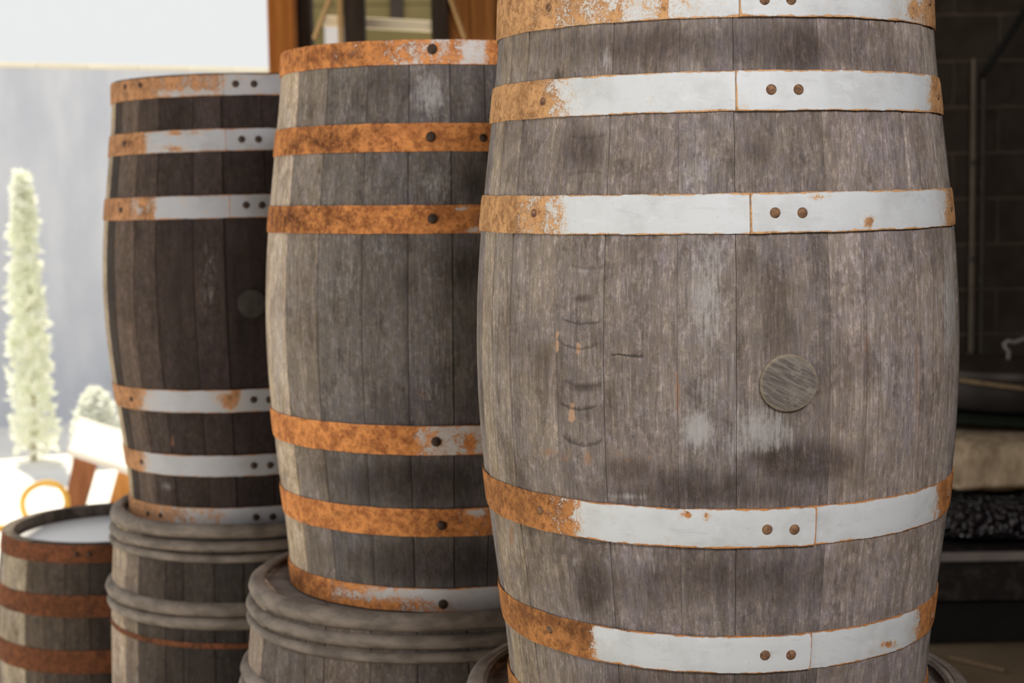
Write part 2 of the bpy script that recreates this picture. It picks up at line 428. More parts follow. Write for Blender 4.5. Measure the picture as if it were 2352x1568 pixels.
    def frame(s, a, z, r, roll=0):
        slope = (s.r(z + .004) - s.r(z - .004)) / .008
        n = Vector((math.cos(a), math.sin(a), -slope)).normalized()
        x = Vector((-math.sin(a), math.cos(a), 0)); y = n.cross(x)
        m = Matrix.Identity(4)
        for i in range(3): m[i][0], m[i][1], m[i][2] = x[i], y[i], n[i]
        m.translation = Vector((r * math.cos(a), r * math.sin(a), z - s.zb))
        return m @ Matrix.Rotation(roll, 4, 'Z')
    # ---- heads made of boards
    def head(s, z, mat, n=6, thick=.02, rot=.4, inset=.023, tone=(1, 1, 1), name='head_board'):
        R = s.r(z) - inset; rng = random.Random(n + int(abs(z) * 1000))
        xs = np.linspace(-R, R, n + 1)
        for i in range(n):
            a, b = xs[i] + .0006, xs[i + 1] - .0006
            top = []
            q = np.linspace(a, b, 9)
            up_ = [(x, math.sqrt(max(R * R - x * x, 0))) for x in q]; lo = [(x, -y) for x, y in up_[::-1]]
            ring = up_ + lo; m = len(ring); dz = rng.uniform(-.0008, .0008)
            ca, sa = math.cos(rot), math.sin(rot)
            ring = [(x * ca - y * sa, x * sa + y * ca) for x, y in ring]
            V = [(x, y, z - s.zb + dz) for x, y in ring] + [(x, y, z - s.zb - thick) for x, y in ring]
            Fc = [tuple(range(m)), tuple(range(2 * m - 1, m - 1, -1))] + [(k, (k + 1) % m, m + (k + 1) % m, m + k) for k in range(m)]
            o = mesh(name, V, Fc, mat, s.root); o.color = (*tone, 1)
    # ---- half round bent wood hoop
    def withy(s, z, h, bulge, mat, n=120, sink=.004, seed=1):
        rng = random.Random(seed); V = []; Fc = []; m = 10
        p1, p2 = rng.uniform(0, 6), rng.uniform(0, 6)
        for k in range(n):
            th = 2 * math.pi * k / n
            wob = .0012 * math.sin(3 * th + p1) + .0008 * math.sin(7 * th + p2)
            for q in range(m):
                f = 2 * math.pi * q / m
                rr = s.r(z) - sink + wob + bulge * max(math.cos(f), -.35); zz = z + h / 2 * math.sin(f) + wob * .6
                V.append((rr * math.cos(th), rr * math.sin(th), zz - s.zb))
        for k in range(n):
            for q in range(m):
                Fc.append((k * m + q, ((k + 1) % n) * m + q, ((k + 1) % n) * m + (q + 1) % m, k * m + (q + 1) % m))
        return mesh('wooden_hoop', V, Fc, mat, s.root, 60)

# ------------------------------------------------------------------ the setting
M_floor = simple('tan concrete floor', (0.174, 0.1218, 0.0667), (0.2436, 0.174, 0.1044), 3.0, 0.9, 0.1)
M_ground = simple('pale gravel yard', (0.78, 0.76, 0.74), (0.88, 0.87, 0.85), 2.0, 0.95, 0.1)
M_yardwall = simple('pale plaster', (0.53, 0.555, 0.63), (0.67, 0.69, 0.745), 1.6, 0.9, 0.05, 0.2, (1.6, 1.6, .5))
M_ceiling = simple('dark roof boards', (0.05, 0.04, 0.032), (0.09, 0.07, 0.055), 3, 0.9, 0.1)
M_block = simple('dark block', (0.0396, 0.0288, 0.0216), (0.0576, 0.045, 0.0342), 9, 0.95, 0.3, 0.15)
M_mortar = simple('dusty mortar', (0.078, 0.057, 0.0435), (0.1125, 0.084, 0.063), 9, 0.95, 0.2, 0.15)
M_plank = simple('brown planks', (0.25, 0.090, 0.020), (0.42, 0.165, 0.042), 3, 0.8, 0.2, 0.25, (12, 12, 1))
M_post_orange = simple('orange timber', (0.3024, 0.0896, 0.0125), (0.432, 0.1512, 0.0275), 3, 0.75, 0.2, 0.25, (12, 12, 1))
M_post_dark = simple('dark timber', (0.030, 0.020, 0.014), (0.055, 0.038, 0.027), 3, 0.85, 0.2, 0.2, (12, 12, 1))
M_brace = simple('tan timber', (0.50, 0.30, 0.12), (0.66, 0.44, 0.21), 3, 0.8, 0.2, 0.2, (6, 6, 1))
M_rail = simple('cream rail', (0.90, 0.76, 0.54), (0.96, 0.84, 0.62), 3, 0.7, 0.1)
M_green = simple('olive green cladding', (0.145, 0.115, 0.042), (0.20, 0.155, 0.062), 1.5, 0.85, 0.05)
M_window = simple('dark window glass', (0.03, 0.02, 0.015), (0.06, 0.04, 0.03), 2, 0.25, 0)
M_panel = simple('lilac grey panel', (0.5, 0.46, 0.46), (0.62, 0.58, 0.58), 2, 0.8, 0.05)

def struct(o): o['kind'] = 'structure'; return o
struct(box('ground', -30, 30, -20, 60, -0.25, -0.03, M_ground))
struct(box('floor', -1.35, 3.9, -4.05, 7.1, -0.03, 0.0, M_floor))
struct(box('ceiling', -2.05, 4.0, -4.2, 7.4, 3.55, 3.65, M_ceiling))  # unseen roof, stretched forward and left to block sky and sun
struct(box('sky_block_front', -1.35, 4.05, -4.2, -4.05, -0.03, 3.55, M_ceiling))  # unseen wall added to cut sky light coming from behind the camera
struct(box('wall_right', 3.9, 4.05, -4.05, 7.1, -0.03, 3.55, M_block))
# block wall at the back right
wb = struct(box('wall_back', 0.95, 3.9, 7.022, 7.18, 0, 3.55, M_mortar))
bm = box_geo(-.195, .195, .018, .045, -.0935, .0935, .003); blk = bpy.data.meshes.new('block'); bm.to_mesh(blk); bm.free(); blk.materials.append(M_block)
bm = box_geo(-.095, .095, .018, .045, -.0935, .0935, .003); blkh = bpy.data.meshes.new('half_block'); bm.to_mesh(blkh); bm.free(); blkh.materials.append(M_block)
z_course = at(2240, 245, 7.0).z % 0.2
for row in range(-1, 18):
    zc = z_course + .1 + row * .2
    if zc < .1 or zc > 3.46: continue
    odd = row % 2
    x = 0.95 + (.1 if odd else .2)
    if odd: o = link('block', blkh, M_block, wb); o.location = (x, 7.0, zc); x += .3
    while x < 3.75:
        o = link('block', blk, M_block, wb); o.location = (x, 7.0, zc + random.Random(row * 31 + int(x * 10)).uniform(-.001, .001)); x += .4
# plank wall behind the middle of the shed
wp = struct(box('wall_back_planks', -0.27, 0.95, 7.06, 7.12, 0, 3.55, M_post_dark))
for i in range(11):
    x0 = -.27 + i * .111
    o = box('plank', x0 + .002, x0 + .109, 7.03 - (.008 if i % 3 == 1 else 0), 7.065, 0, 3.54, M_plank, wp, .004)

def timber(name, u0, u1, Y, mat, label, depth=.12, z0=0.0, z1=3.55):
    a, b = at(u0, 50, Y), at(u1, 50, Y)
    o = box(name, -(b.x - a.x) / 2, (b.x - a.x) / 2, -depth / 2, depth / 2, z0, z1, mat, None, .006)
    o.location = ((a.x + b.x) / 2, Y + depth / 2, 0); tag(o, label, 'post'); return o
timber('timber_post', 614, 675, 7.0, M_post_orange, 'orange-brown timber post beside the bright opening, left of the other posts')
timber('timber_post', 678, 714, 7.12, M_post_dark, 'near-black timber post standing right behind the orange post')
timber('timber_post', 789, 836, 7.0, M_post_dark, 'dark brown timber post left of the cream rail, above the middle barrel')
timber('timber_post', 990, 1030, 7.0, M_post_dark, 'dark timber post at the edge of the brown plank wall')
def brace(u0, v0, u1, v1, Y, r, mat, label, cat='brace', name='timber_brace', ext=.6):
    a, b = at(u0, v0, Y), at(u1, v1, Y); d = (b - a); a = a - d * ext
    L = (b - a).length; o = box(name, -r, r, -r * .6, r * .6, 0, L, mat, None, .004)
    o.location = a; o.rotation_euler = (b - a).to_track_quat('Z', 'Y').to_euler(); return tag(o, label, cat)
brace(757, 0, 722, 90, 6.96, .017, M_brace, 'tan diagonal timber brace between the two dark posts on the left')
brace(1036, 0, 1068, 90, 6.94, .014, M_brace, 'thin tan diagonal brace in front of the brown plank wall')
o = box('timber_batten', -.012, .012, -.01, .01, 0, 3.5, M_brace, None, .002); o.location = at(782, 50, 7.1); o.location.z = 0
tag(o, 'thin upright tan batten left of the dark brown post', 'batten')
pa, pb = at(740, 48, 7.16), at(1036, 63, 7.16)
o = box('cross_rail', 0, pb.x - pa.x, -.02, .02, -.024, .024, M_rail, None, .005); o.location = pa; o.rotation_euler = (0, math.atan2(pa.z - pb.z, pb.x - pa.x), 0)
tag(o, 'cream horizontal rail spanning the posts above the middle barrel', 'rail')

# far olive building behind the frame
gb = thing('outbuilding', 'olive green building with a dark window seen through the back of the shed', 'building', (0, 14.5, -.03))
box('wall', -1.95, 3.0, 0, 3, 0, 5.2, M_green, gb)
for i in range(26): box('cladding_board', -1.95, 3.0, -.025, 0, i * .2 + .004, i * .2 + .196, M_green, gb, .006)
w0, w1 = at(896, 45, 14.4), at(925, 0, 14.4)
wn = box('window', w0.x, w1.x, -.05, .02, w0.z, w0.z + .9, M_post_dark, gb); box('pane', w0.x + .01, w1.x - .01, -.056, -.045, w0.z + .03, w0.z + .87, M_window, wn)
p0, p1 = at(745, 100, 14.4), at(788, 40, 14.4)
box('pale_panel', p0.x, p1.x, -.06, -.02, 1.2, p1.z, M_panel, gb)

# yard wall, beyond the open left side
A_, B_ = at(-420, 150, 11.3), at(640, 169, 12.75)
wl = struct(box('wall_yard', 0, math.hypot(B_.x - A_.x, B_.y - A_.y), 0, .2, -.03, (at(0, 153, 11.85).z), M_yardwall))
wl.location = (A_.x, A_.y, 0); wl.rotation_euler = (0, 0, math.atan2(B_.y - A_.y, B_.x - A_.x))
M_cop = simple('cream coping', (0.825, 0.75, 0.57), (0.93, 0.855, 0.675), 2, 0.9, 0.05)
L_ = math.hypot(B_.x - A_.x, B_.y - A_.y); zt_ = at(0, 153, 11.85).z
n_c = 9
for i in range(n_c): box('coping_stone', L_ * i / n_c + .004, L_ * (i + 1) / n_c - .004, -.02, .22, zt_ - .002, zt_ + .03, M_cop, wl, .006)

# ------------------------------------------------------------------ front barrel (A)
A = Barrel('oak_barrel', 'large front grey oak barrel with round bung and white-painted rusty hoops', .2805, 2.2008, -.215, -.0008, -.0099, .3207, -.6387, group='upright barrels standing on other barrels')
wear_lightA = {  # wear and stains; tall pale strips at the side edges paint lit sides
 'pale': [(1602, 985, 42, 52, 1.0), (1620, 905, 40, 60, .55), (1625, 690, 48, 130, .75), (1640, 585, 55, 55, .6), (1745, 985, 95, 70, .75), (1700, 1020, 60, 60, .55), (1790, 1000, 60, 60, .6),
          (1470, 640, 70, 70, .4), (1340, 620, 13, 9, 1.0), (1200, 728, 16, 14, .7), (1310, 575, 6, 22, 1.0), (1430, 880, 60, 60, .4), (1500, 950, 50, 40, .5), (1880, 740, 5, 24, 1.0),
          (1245, 620, 45, 60, .35), (2060, 870, 60, 110, .45), (1960, 640, 60, 80, .3), (1600, 400, 55, 60, .5), (1390, 135, 25, 35, .6), (1300, 120, 40, 30, .35), (1250, 320, 30, 40, .4), (2180, 720, 22, 190, .7), (2120, 280, 25, 60, .4),
          (1440, 1140, 60, 12, .7), (1850, 880, 30, 20, .0), (1480, 1290, 70, 40, .4), (1265, 1370, 25, 50, .3), (1318, 1290, 9, 14, .8), (1762, 130, 6, 9, .9), (1560, 520, 120, 30, .25), (1130, 800, 30, 260, .4), (1150, 200, 18, 60, .5), (1180, 1300, 25, 120, .4)],
 'dark': [(1600, 1130, 300, 40, .75), (1500, 1345, 260, 70, .5), (1800, 1330, 200, 80, .55), (1650, 1560, 420, 40, .6), (1500, 105, 420, 60, .62), (1750, 350, 60, 60, .4), (1850, 1060, 150, 55, .9), (1362, 1345, 46, 62, 1.0), (1345, 345, 62, 62, .75), (1440, 1080, 70, 38, .8), (1820, 110, 110, 70, .8), (1560, 1110, 120, 50, .7), (1690, 1110, 100, 40, .6),
          (1720, 340, 50, 60, .45), (1800, 760, 70, 90, .5), (1900, 950, 110, 60, .35), (1250, 820, 35, 60, .6), (1340, 685, 24, 12, .9), (1345, 890, 40, 12, .8), (1640, 1330, 100, 80, .6), (1850, 1320, 80, 90, .4),
          (1470, 120, 60, 60, .5), (1960, 440, 60, 60, .3), (1990, 1040, 30, 60, .5), (2100, 1050, 40, 60, .4), (1350, 60, 80, 60, .3), (1720, 600, 60, 40, .5)],
 'rust': [(1220, 1052, 20, 16, .5), (1262, 1038, 26, 12, .7), (1296, 1050, 18, 20, .6), (1352, 1052, 16, 26, .75), (1318, 1030, 14, 8, .5), (1425, 1040, 18, 14, .65), (1440, 1058, 16, 9, .5), (1500, 1050, 18, 12, .55), (1842, 580, 9, 60, .8), (1556, 900, 5, 60, .9), (1615, 1375, 7, 6, 1.0), (1175, 1230, 8, 40, .8), (2108, 880, 5, 200, .7), (1715, 822, 22, 9, .7), (1990, 790, 9, 30, .6)],
 'fresh': [(1319, 928, 9, 7, 1.0), (1315, 945, 8, 12, 1.0), (1312, 962, 6, 10, 1.0), (1310, 978, 4, 9, 1.0), (1309, 990, 2.5, 9, 1.0), (1279, 770, 3, 12, .9), (1280, 795, 5, 20, .9), (1326, 800, 6, 22, .8), (1988, 815, 7, 32, .55)],
}
def amark(u, v, hw_px, curve, wid, amt):
    z = A.zat(u, v); th = A.ang(u, z); r = A.r(z)
    return (r * math.cos(th), z - A.zb, hw_px / 1950.0, curve, wid, amt)
marks = [amark(1336, 745, 50, 10.0, .0016, .55), amark(1330, 802, 50, 15.0, .0016, .5), amark(1340, 888, 50, 9.0, .0022, .45), amark(1328, 942, 48, 15.0, .0020, .6), amark(1338, 1024, 52, 17.0, .0026, .55),
         amark(1352, 618, 50, 11.0, .0014, .25), amark(1440, 817, 40, -1.0, .0013, .85), amark(1352, 1248, 45, 8.0, .0020, .45), amark(1350, 318, 48, 7.0, .0018, .3), amark(1345, 395, 45, -9.0, .0018, .3)]
M_woodA = wood_material('grey oak of the front barrel', marks)
seamsA = [1108, 1130, 1170, 1277, 1385, 1556, 1692, 1908, 1992, 2109, 2176]
tonesA = [(.26, .225, .17), (.215, .19, .155), (.185, .165, .145), (.165, .15, .14), (.172, .155, .145), (.18, .166, .156), (.148, .133, .122), (.170, .152, .138), (.165, .148, .135), (.175, .157, .142), (.26, .24, .215)]  # outermost staves paler: light on both side edges put into the colour
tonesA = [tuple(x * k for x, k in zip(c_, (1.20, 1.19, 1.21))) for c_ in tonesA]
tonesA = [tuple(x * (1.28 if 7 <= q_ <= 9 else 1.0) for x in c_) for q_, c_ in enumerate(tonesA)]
A.staves(seamsA, M_woodA, tonesA, 3, wear_lightA, nz=150, gap=.0005, base_tone=(.20, .18, .165), gaps={2: .0003, 3: .0004, 4: .0004, 5: .0003, 6: .0006, 7: .0003, 8: .0003, 9: .0017, 10: .0012})
A.head(HALF - .035, M_head); A.head(-HALF + .055, M_head)
zA = dict(ct=(.4271, .4855), qt=(.3165, .3642), bt=(.1723, .2201), bb=(-.2061, -.1573), qb=(-.3668, -.3194), cb=(-.4855, -.441))
A.hoop(*zA['ct'], M_rustA, 1698, 'right', [(1130, 1.2), (1200, .82), (1300, .62), (1400, .50), (1520, .42), (1640, .22), (1720, .12), (2000, .14), (2090, .35), (2125, .62), (2150, 1.0)], spots=[(1525, 20, 10, 25, .5), (1410, 45, 10, 18, .4), (2095, 25, 14, 20, .4)], rivets=[(1755, 0), (1815, 0)], nails=[(1261, 18), (2134, 8)])
A.hoop(*zA['qt'], M_rustA, 1690, 'right', [(1120, 1.3), (1205, .98), (1245, .70), (1290, .46), (1330, .22), (1400, .02), (2120, .02), (2138, .55), (2150, 1.0), (2170, 1.2)], spots=[(1715, 245, 16, 12, .35), (1245, 235, 9, 12, .5)], rivets=[(1770, 206), (1832, 206)], nails=[(1247, 233), (2154, 222)])
A.hoop(*zA['bt'], M_rustA, 1723, 'right', [(1100, 1.3), (1165, 1.1), (1200, .62), (1240, .60), (1298, .46), (1306, .10), (1360, .0), (2120, .02), (2165, .30), (2183, .85), (2200, 1.2)], spots=[(2000, 505, 14, 14, .9), (1992, 522, 14, 8, .6), (1880, 452, 28, 8, .6), (1732, 452, 10, 10, .6), (1980, 480, 6, 6, .4), (1235, 492, 12, 14, .5)], rivets=[(1779, 488), (1841, 488)], nails=[(1226, 489), (2184, 476)])
A.hoop(*zA['bb'], M_rustA2, 1873, 'left', [(1100, 1.4), (1225, 1.2), (1260, .72), (1300, .64), (1328, .46), (1345, .12), (1400, .02), (2110, .02), (2140, .25), (2165, .80), (2195, 1.3)], dark=[(1190, 1130, 110, 60, .45), (1290, 1160, 40, 40, .5)], spots=[(1577, 1180, 12, 12, .9), (1620, 1184, 9, 12, .8), (1590, 1212, 8, 14, .3), (1690, 1235, 10, 14, .3), (1540, 1240, 30, 10, .2)], rivets=[(1761, 1213), (1823, 1213)], nails=[(1241, 1170), (2178, 1127)])
A.hoop(*zA['qb'], M_rustA2, 1861, 'left', [(1130, 1.4), (1300, 1.25), (1340, .95), (1362, .58), (1378, .08), (1450, .0), (2070, .02), (2100, .35), (2120, .85), (2160, 1.3)], spots=[(2040, 1478, 24, 12, .75), (2000, 1500, 20, 8, .4), (1772, 1500, 16, 7, .5), (1588, 1500, 6, 5, .5), (1606, 1518, 9, 5, .5), (1730, 1515, 12, 6, .3)], dark=[(1330, 1450, 45, 40, .85), (1290, 1430, 40, 30, .7), (1220, 1400, 90, 60, .5)], rivets=[(1756, 1501), (1815, 1500)], nails=[(1263, 1443), (2141, 1405)])
A.hoop(*zA['cb'], M_rustA2, 1861, 'left', [(1150, 1.2), (1360, .9), (1420, .1), (2050, .1), (2120, .9)])
# bung
def bung(Bq, u, v, r, h, mat, roll, tiltx=0, tilty=0, tone=(.2, .18, .16)):
    z = Bq.zat(u, v); a = Bq.ang(u, z)
    V = []; Fc = []; n = 40
    rings = [(0.0, 1.0), (.6, 1.02), (.93, 1.0), (1.0, .82), (1.0, -4.0)]
    V.append((0, 0, h * 1.0))
    for q, hh in rings[1:]:
        for k in range(n):
            t_ = 2 * math.pi * k / n; wob = 1 + .008 * math.sin(3 * t_ + 1)
            V.append((q * r * wob * math.cos(t_), q * r * wob * math.sin(t_), h * hh))
    for k in range(n): Fc.append((0, 1 + k, 1 + (k + 1) % n))
    for q in range(len(rings) - 2):
        for k in range(n): Fc.append((1 + q * n + k, 1 + (q + 1) * n + k, 1 + (q + 1) * n + (k + 1) % n, 1 + q * n + (k + 1) % n))
    o = mesh('bung', V, Fc, mat, Bq.root, 40)
    o.matrix_local = Bq.frame(a, z, Bq.r(z)) @ Matrix.Rotation(tiltx, 4, 'X') @ Matrix.Rotation(tilty, 4, 'Y') @ Matrix.Rotation(roll, 4, 'Z')
    o.color = (*tone, 1); o['label'] = 'round wooden bung'
    return o
tb = NT('bung end grain')
oc = tb.coord()
g1 = tb.noise(tb.vec(oc, (40, 420, 60)), 1, 5, .7); g2 = tb.noise(oc, 70, 5, .65); g3 = tb.noise(oc, 28, 3, .6)
xx, yy, zz_ = tb.sep(oc)
rad = tb.math('SQRT', tb.math('ADD', tb.math('MULTIPLY', xx, xx), tb.math('MULTIPLY', yy, yy)))
cb = tb.mix(tb.ramp(g1, .35, .65), (.085, .073, .065), (.20, .175, .152))
cb = tb.mix(tb.math('MULTIPLY', tb.ramp(g2, .55, .7), .5), cb, (.32, .29, .26))
cb = tb.mix(tb.math('MULTIPLY', tb.ramp(tb.math('ADD', rad, tb.math('MULTIPLY', g3, .006)), .032, .040), .6), cb, (.36, .29, .20))
tb.bump(g1, .4, .002)
M_bung = tb.done(cb, .85, 0, .25)
bg_ = bung(A, 1809, 877, .0345, .0085, M_bung, -.5, .06, -.10)
zz0 = A.zat(1809, 877); aa0 = A.ang(1809, zz0); V = []; Fc = []; n_ = 48; inv = bg_.matrix_local.inverted()
for q in (.0325, .0374):
    for k in range(n_):
        t_ = 2 * math.pi * k / n_; qq = q * (1 + .012 * math.sin(2 * t_ + .6) + (.06 if q > .034 else 0) * max(0, math.cos(t_ - 3.6)))
        zq = zz0 + qq * math.sin(t_); aq = aa0 + qq * math.cos(t_) / A.r(zz0); rq = A.r(zq) + .0011
        V.append(tuple(inv @ Vector((rq * math.cos(aq), rq * math.sin(aq), zq - A.zb))))
Fc = [(k, (k + 1) % n_, n_ + (k + 1) % n_, n_ + k) for k in range(n_)]
M_gap_shadow = simple('bung gap with painted shadow', (.035, .029, .027), (.07, .06, .055), 120, .9, .2)  # dark gap ring, widened at lower left to paint the bung's shadow
mesh('bung_gap_shadow', V, Fc, M_gap_shadow, bg_, 60)

# ------------------------------------------------------------------ middle barrel (B)
Bq = Barrel('oak_barrel', 'middle grey oak barrel with orange rusty hoops, half hidden by the front barrel', -.1282, 2.9745, -.2217, .0097, .0046, .2807, -.5114, group='upright barrels standing on other barrels')
wear_lightB = {'pale': [(990, 220, 45, 60, .7), (1000, 420, 45, 55, .6), (790, 240, 45, 80, .35), (790, 640, 45, 60, .45), (700, 250, 30, 60, .3), (990, 900, 40, 60, .45), (640, 800, 22, 300, .55), (670, 620, 30, 120, .3), (880, 580, 40, 60, .4)],  # wear, plus a tall pale strip painting the lit left edge
 'dark': [(1090, 420, 40, 60, .6), (1080, 620, 50, 60, .7), (900, 210, 50, 60, .4), (930, 650, 40, 60, .5), (950, 1110, 200, 60, .85), (1000, 1290, 200, 60, .9), (720, 860, 60, 90, .3), (1060, 930, 60, 60, .4), (750, 1090, 60, 50, .5), (740, 1270, 60, 50, .5), (740, 240, 20, 60, .4)],
 'rust': [(970, 905, 22, 22, .6), (760, 870, 30, 20, .3), (1080, 870, 30, 40, .3)], 'fresh': []}
seamsB = [612, 624, 655, 728, 830, 937, 1042, 1130, 1200, 1262, 1330]
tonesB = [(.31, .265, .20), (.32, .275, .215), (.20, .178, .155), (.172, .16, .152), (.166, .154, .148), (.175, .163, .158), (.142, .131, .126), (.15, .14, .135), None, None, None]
tonesB = [c_ and tuple(x * (1.45 if q_ < 2 else 1.0 if q_ == 2 else .80) for x in c_) for q_, c_ in enumerate(tonesB)]  # leftmost staves and tail brightened: yard light put into their colour
Bq.staves(seamsB, M_oldwood, tonesB, 8, wear_lightB, nz=70, tail=(.42, .36, .28), gap=.0009, base_tone=(.12, .112, .107))
Bq.head(HALF - .035, M_head); Bq.head(-HALF + .055, M_head)
kw = dict(rmat=M_rivet_dark, rr=.0085)
Bq.hoop(.4452, .4865, M_rustB, 1220, 'right', [(620, 1.2), (720, .90), (800, .72), (860, .70), (930, .60), (1000, .52), (1050, .60), (1070, .30), (1110, .36), (1128, .8), (1200, 1)], dark=[(790, 125, 70, 30, .8), (700, 140, 50, 30, .5), (880, 115, 30, 20, .6), (940, 110, 20, 20, .5), (830, 140, 20, 14, .8)], rivets=[(993, 113)], **kw)
Bq.hoop(.3002, .3477, M_rustB, 1230, 'right', [(600, 1.4), (880, 1.1), (940, .86), (985, .92), (1030, 1.0), (1130, 1.05)], dark=[(760, 320, 100, 40, 1.0), (680, 335, 50, 40, .8), (770, 332, 12, 5, 1.0), (860, 300, 40, 14, .7)], rivets=[(990, 314)], nails=[(1110, 317)], **kw)
Bq.hoop(.1635, .2110, M_rustB, 1240, 'right', [(600, 1.4), (1000, 1.1), (1050, .9), (1080, .72), (1130, .8)], dark=[(670, 505, 90, 45, .95), (770, 505, 70, 35, .75), (740, 478, 60, 10, .9), (840, 520, 40, 12, .5)], spots=[(1090, 530, 14, 8, -.6), (1060, 478, 14, 5, -.6)], rivets=[(994, 502)], **kw)
Bq.hoop(-.2104, -.1599, M_rustB, 1200, 'left', [(600, 1.4), (900, 1.15), (945, .85), (960, .56), (1000, .46), (1060, .40), (1110, .44), (1200, .6)], spots=[(1078, 1015, 12, 16, .5)], rivets=[(1002, 1013)], **kw)
Bq.hoop(-.3532, -.3044, M_rustB, 1180, 'left', [(600, 1.4), (960, 1.2), (1040, .85), (1075, .72), (1140, .70)], spots=[(1090, 1176, 22, 8, -.7)], dark=[(780, 1180, 30, 12, .5), (1010, 1200, 60, 30, .35)], rivets=[(1015, 1205)], **kw)
Bq.hoop(-.4865, -.4453, M_rustB, 1180, 'left', [(600, 1.3), (720, .95), (770, .70), (850, .58), (950, .50), (1040, .30), (1140, .15)], spots=[(960, 1362, 160, 10, -.35), (900, 1395, 160, 12, .2)], dark=[(690, 1330, 40, 30, .7)], rivets=[(1018, 1385)], **kw)

# ------------------------------------------------------------------ left barrel (C)
Cq = Barrel('oak_barrel', 'dark brown left barrel with lilac-white riveted hoops, in front of the bright yard', -.6323, 3.7778, -.2075, -.0089, .0053, .3396, -.7202, zb=-.512, group='upright barrels standing on other barrels')
wearC = {'pale': [(480, 640, 26, 150, .4), (330, 700, 30, 200, .25), (290, 330, 30, 100, .35), (380, 1120, 20, 20, .5)], 'dark': [(560, 700, 60, 200, .5), (420, 600, 50, 200, .4)], 'rust': [(395, 1010, 5, 14, .9), (425, 1000, 6, 10, .6)], 'fresh': []}
seamsC = [238, 247, 264, 308, 360, 447, 520, 625, 690, 760, 840, 890]
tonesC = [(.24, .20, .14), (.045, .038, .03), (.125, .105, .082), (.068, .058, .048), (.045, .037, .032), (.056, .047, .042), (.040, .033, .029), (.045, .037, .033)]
tonesC = [tuple(x * k for x, k in zip(c_, (1.6, 1.6, 1.6) if q_ in (0,) else (.84, .75, .77))) for q_, c_ in enumerate(tonesC)]  # first stave and tail lightened to paint daylight on the left edge
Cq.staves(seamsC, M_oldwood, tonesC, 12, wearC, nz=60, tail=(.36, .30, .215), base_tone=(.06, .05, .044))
Cq.head(HALF - .035, M_head); Cq.head(-.512 + .055, M_head)
kw = dict(rmat=M_rivet_dark, rr=.0078)
Cq.hoop(.4385, .4841, M_rustC, 512, 'right', [(230, 1.3), (330, .95), (370, .70), (430, .64), (500, .58), (520, .32), (620, .18)], spots=[(420, 215, 100, 8, -.35)], rivets=[(541, 193), (583, 193)], nails=[(288, 200), (322, 196)], **kw)
Cq.hoop(.3179, .3661, M_rustC, 518, 'right', [(230, 1.3), (320, 1.05), (334, .55), (350, .15), (420, .2), (470, .12), (640, .06)], spots=[(400, 304, 22, 6, .7), (450, 305, 20, 6, .5), (405, 345, 18, 7, .6), (375, 338, 16, 8, .35)], dark=[(300, 330, 30, 15, .6)], rivets=[(555, 320), (593, 320)], nails=[(286, 330)], **kw)
Cq.hoop(.1725, .2224, M_rustC, 527, 'right', [(225, 1.3), (290, 1.0), (310, .50), (330, .75), (352, .66), (366, .10), (420, .06), (640, .05)], spots=[(420, 468, 8, 8, .4), (472, 486, 8, 7, .45), (440, 480, 8, 7, .3), (505, 458, 6, 6, .4)], dark=[(335, 490, 24, 14, .6)], rivets=[(565, 471), (601, 471)], nails=[(278, 482)], **kw)
Cq.hoop(-.2541, -.2037, M_rustC, 660, 'left', [(240, 1.3), (300, .9), (325, .62), (345, .30), (370, .08), (480, .10), (640, .05)], spots=[(530, 920, 24, 22, .85), (495, 910, 14, 12, .3), (545, 900, 12, 10, .5)], rivets=[(582, 917), (618, 917)], nails=[(302, 916)], **kw)
Cq.hoop(-.3995, -.3514, M_rustC, 665, 'left', [(260, 1.2), (310, .85), (335, .42), (355, .10), (640, .04)], rivets=[(583, 1068), (620, 1067)], nails=[(325, 1059)], **kw)
Cq.hoop(-.511, -.4708, M_rustC, 660, 'left', [(270, 1.2), (330, .75), (400, .56), (460, .40), (500, .50), (530, .22), (640, .08)], rivets=[(588, 1186), (626, 1185)], nails=[(340, 1178), (369, 1182)], **kw)
M_bungC = simple('dark bung', (.035, .028, .024), (.06, .05, .043), 40, .8, .2)
bung(Cq, 579, 697, .031, .003, M_bungC, 0)

# ------------------------------------------------------------------ supporting barrels with bent wooden hoops
def support(name, label, X, Y, R, rim, headz, rb_add, seams, tones, seed, groups, iron=None):
    h2 = (rim + EYE) / 2; zc = rim - h2                   # centre, camera based
    rt = R - .014; rb = rt + rb_add
    q = Barrel(name, label, X, Y, zc, 0, 0, rb_add / h2 ** 2, 0, rb, h2, -h2, group='barrels that carry other barrels')
    q.staves(seams, M_oldwood, tones, seed, {'pale': [], 'dark': [], 'rust': [], 'fresh': []}, nz=30, base_tone=(.12, .104, .092), z_ref=h2 - .12, thick=.018)
    hz = headz - zc
    q.head(hz, M_head, 7, .02, .25, .018)
    # rim moulding: a broad hoop flush with the top, then thinner ones
    top = h2
    s_ = 1
    q.withy(top - .012, .033, .017, M_withy, seed=seed)
    q.withy(top - .0445, .025, .018, M_withy, seed=seed + 1)
    q.withy(top - .0705, .020, .014, M_withy, seed=seed + 2)
    for zz, hh, bb in groups: q.withy(zz - zc, hh, bb, M_withy, seed=seed + int(abs(zz) * 100))
    # inner lip of the chime
    Ri = q.r(top) - .003
    lathe('chime_lip', [(Ri, top - q.zb + .0008), (Ri - .004, top - q.zb + .003), (Ri - .010, top - q.zb + .0025), (Ri - .014, top - q.zb - .002), (Ri - .016, hz - q.zb - .006), (Ri - .008, hz - q.zb - .006), (Ri, top - q.zb - .02)][:] + [(Ri, top - q.zb + .0008)], M_withy, q.root, 120, 40)
    if iron: q.hoop(iron - zc - .006, iron - zc + .006, M_rustD, None, 'right', [(0, 1.2)], th=.0016)
    return q
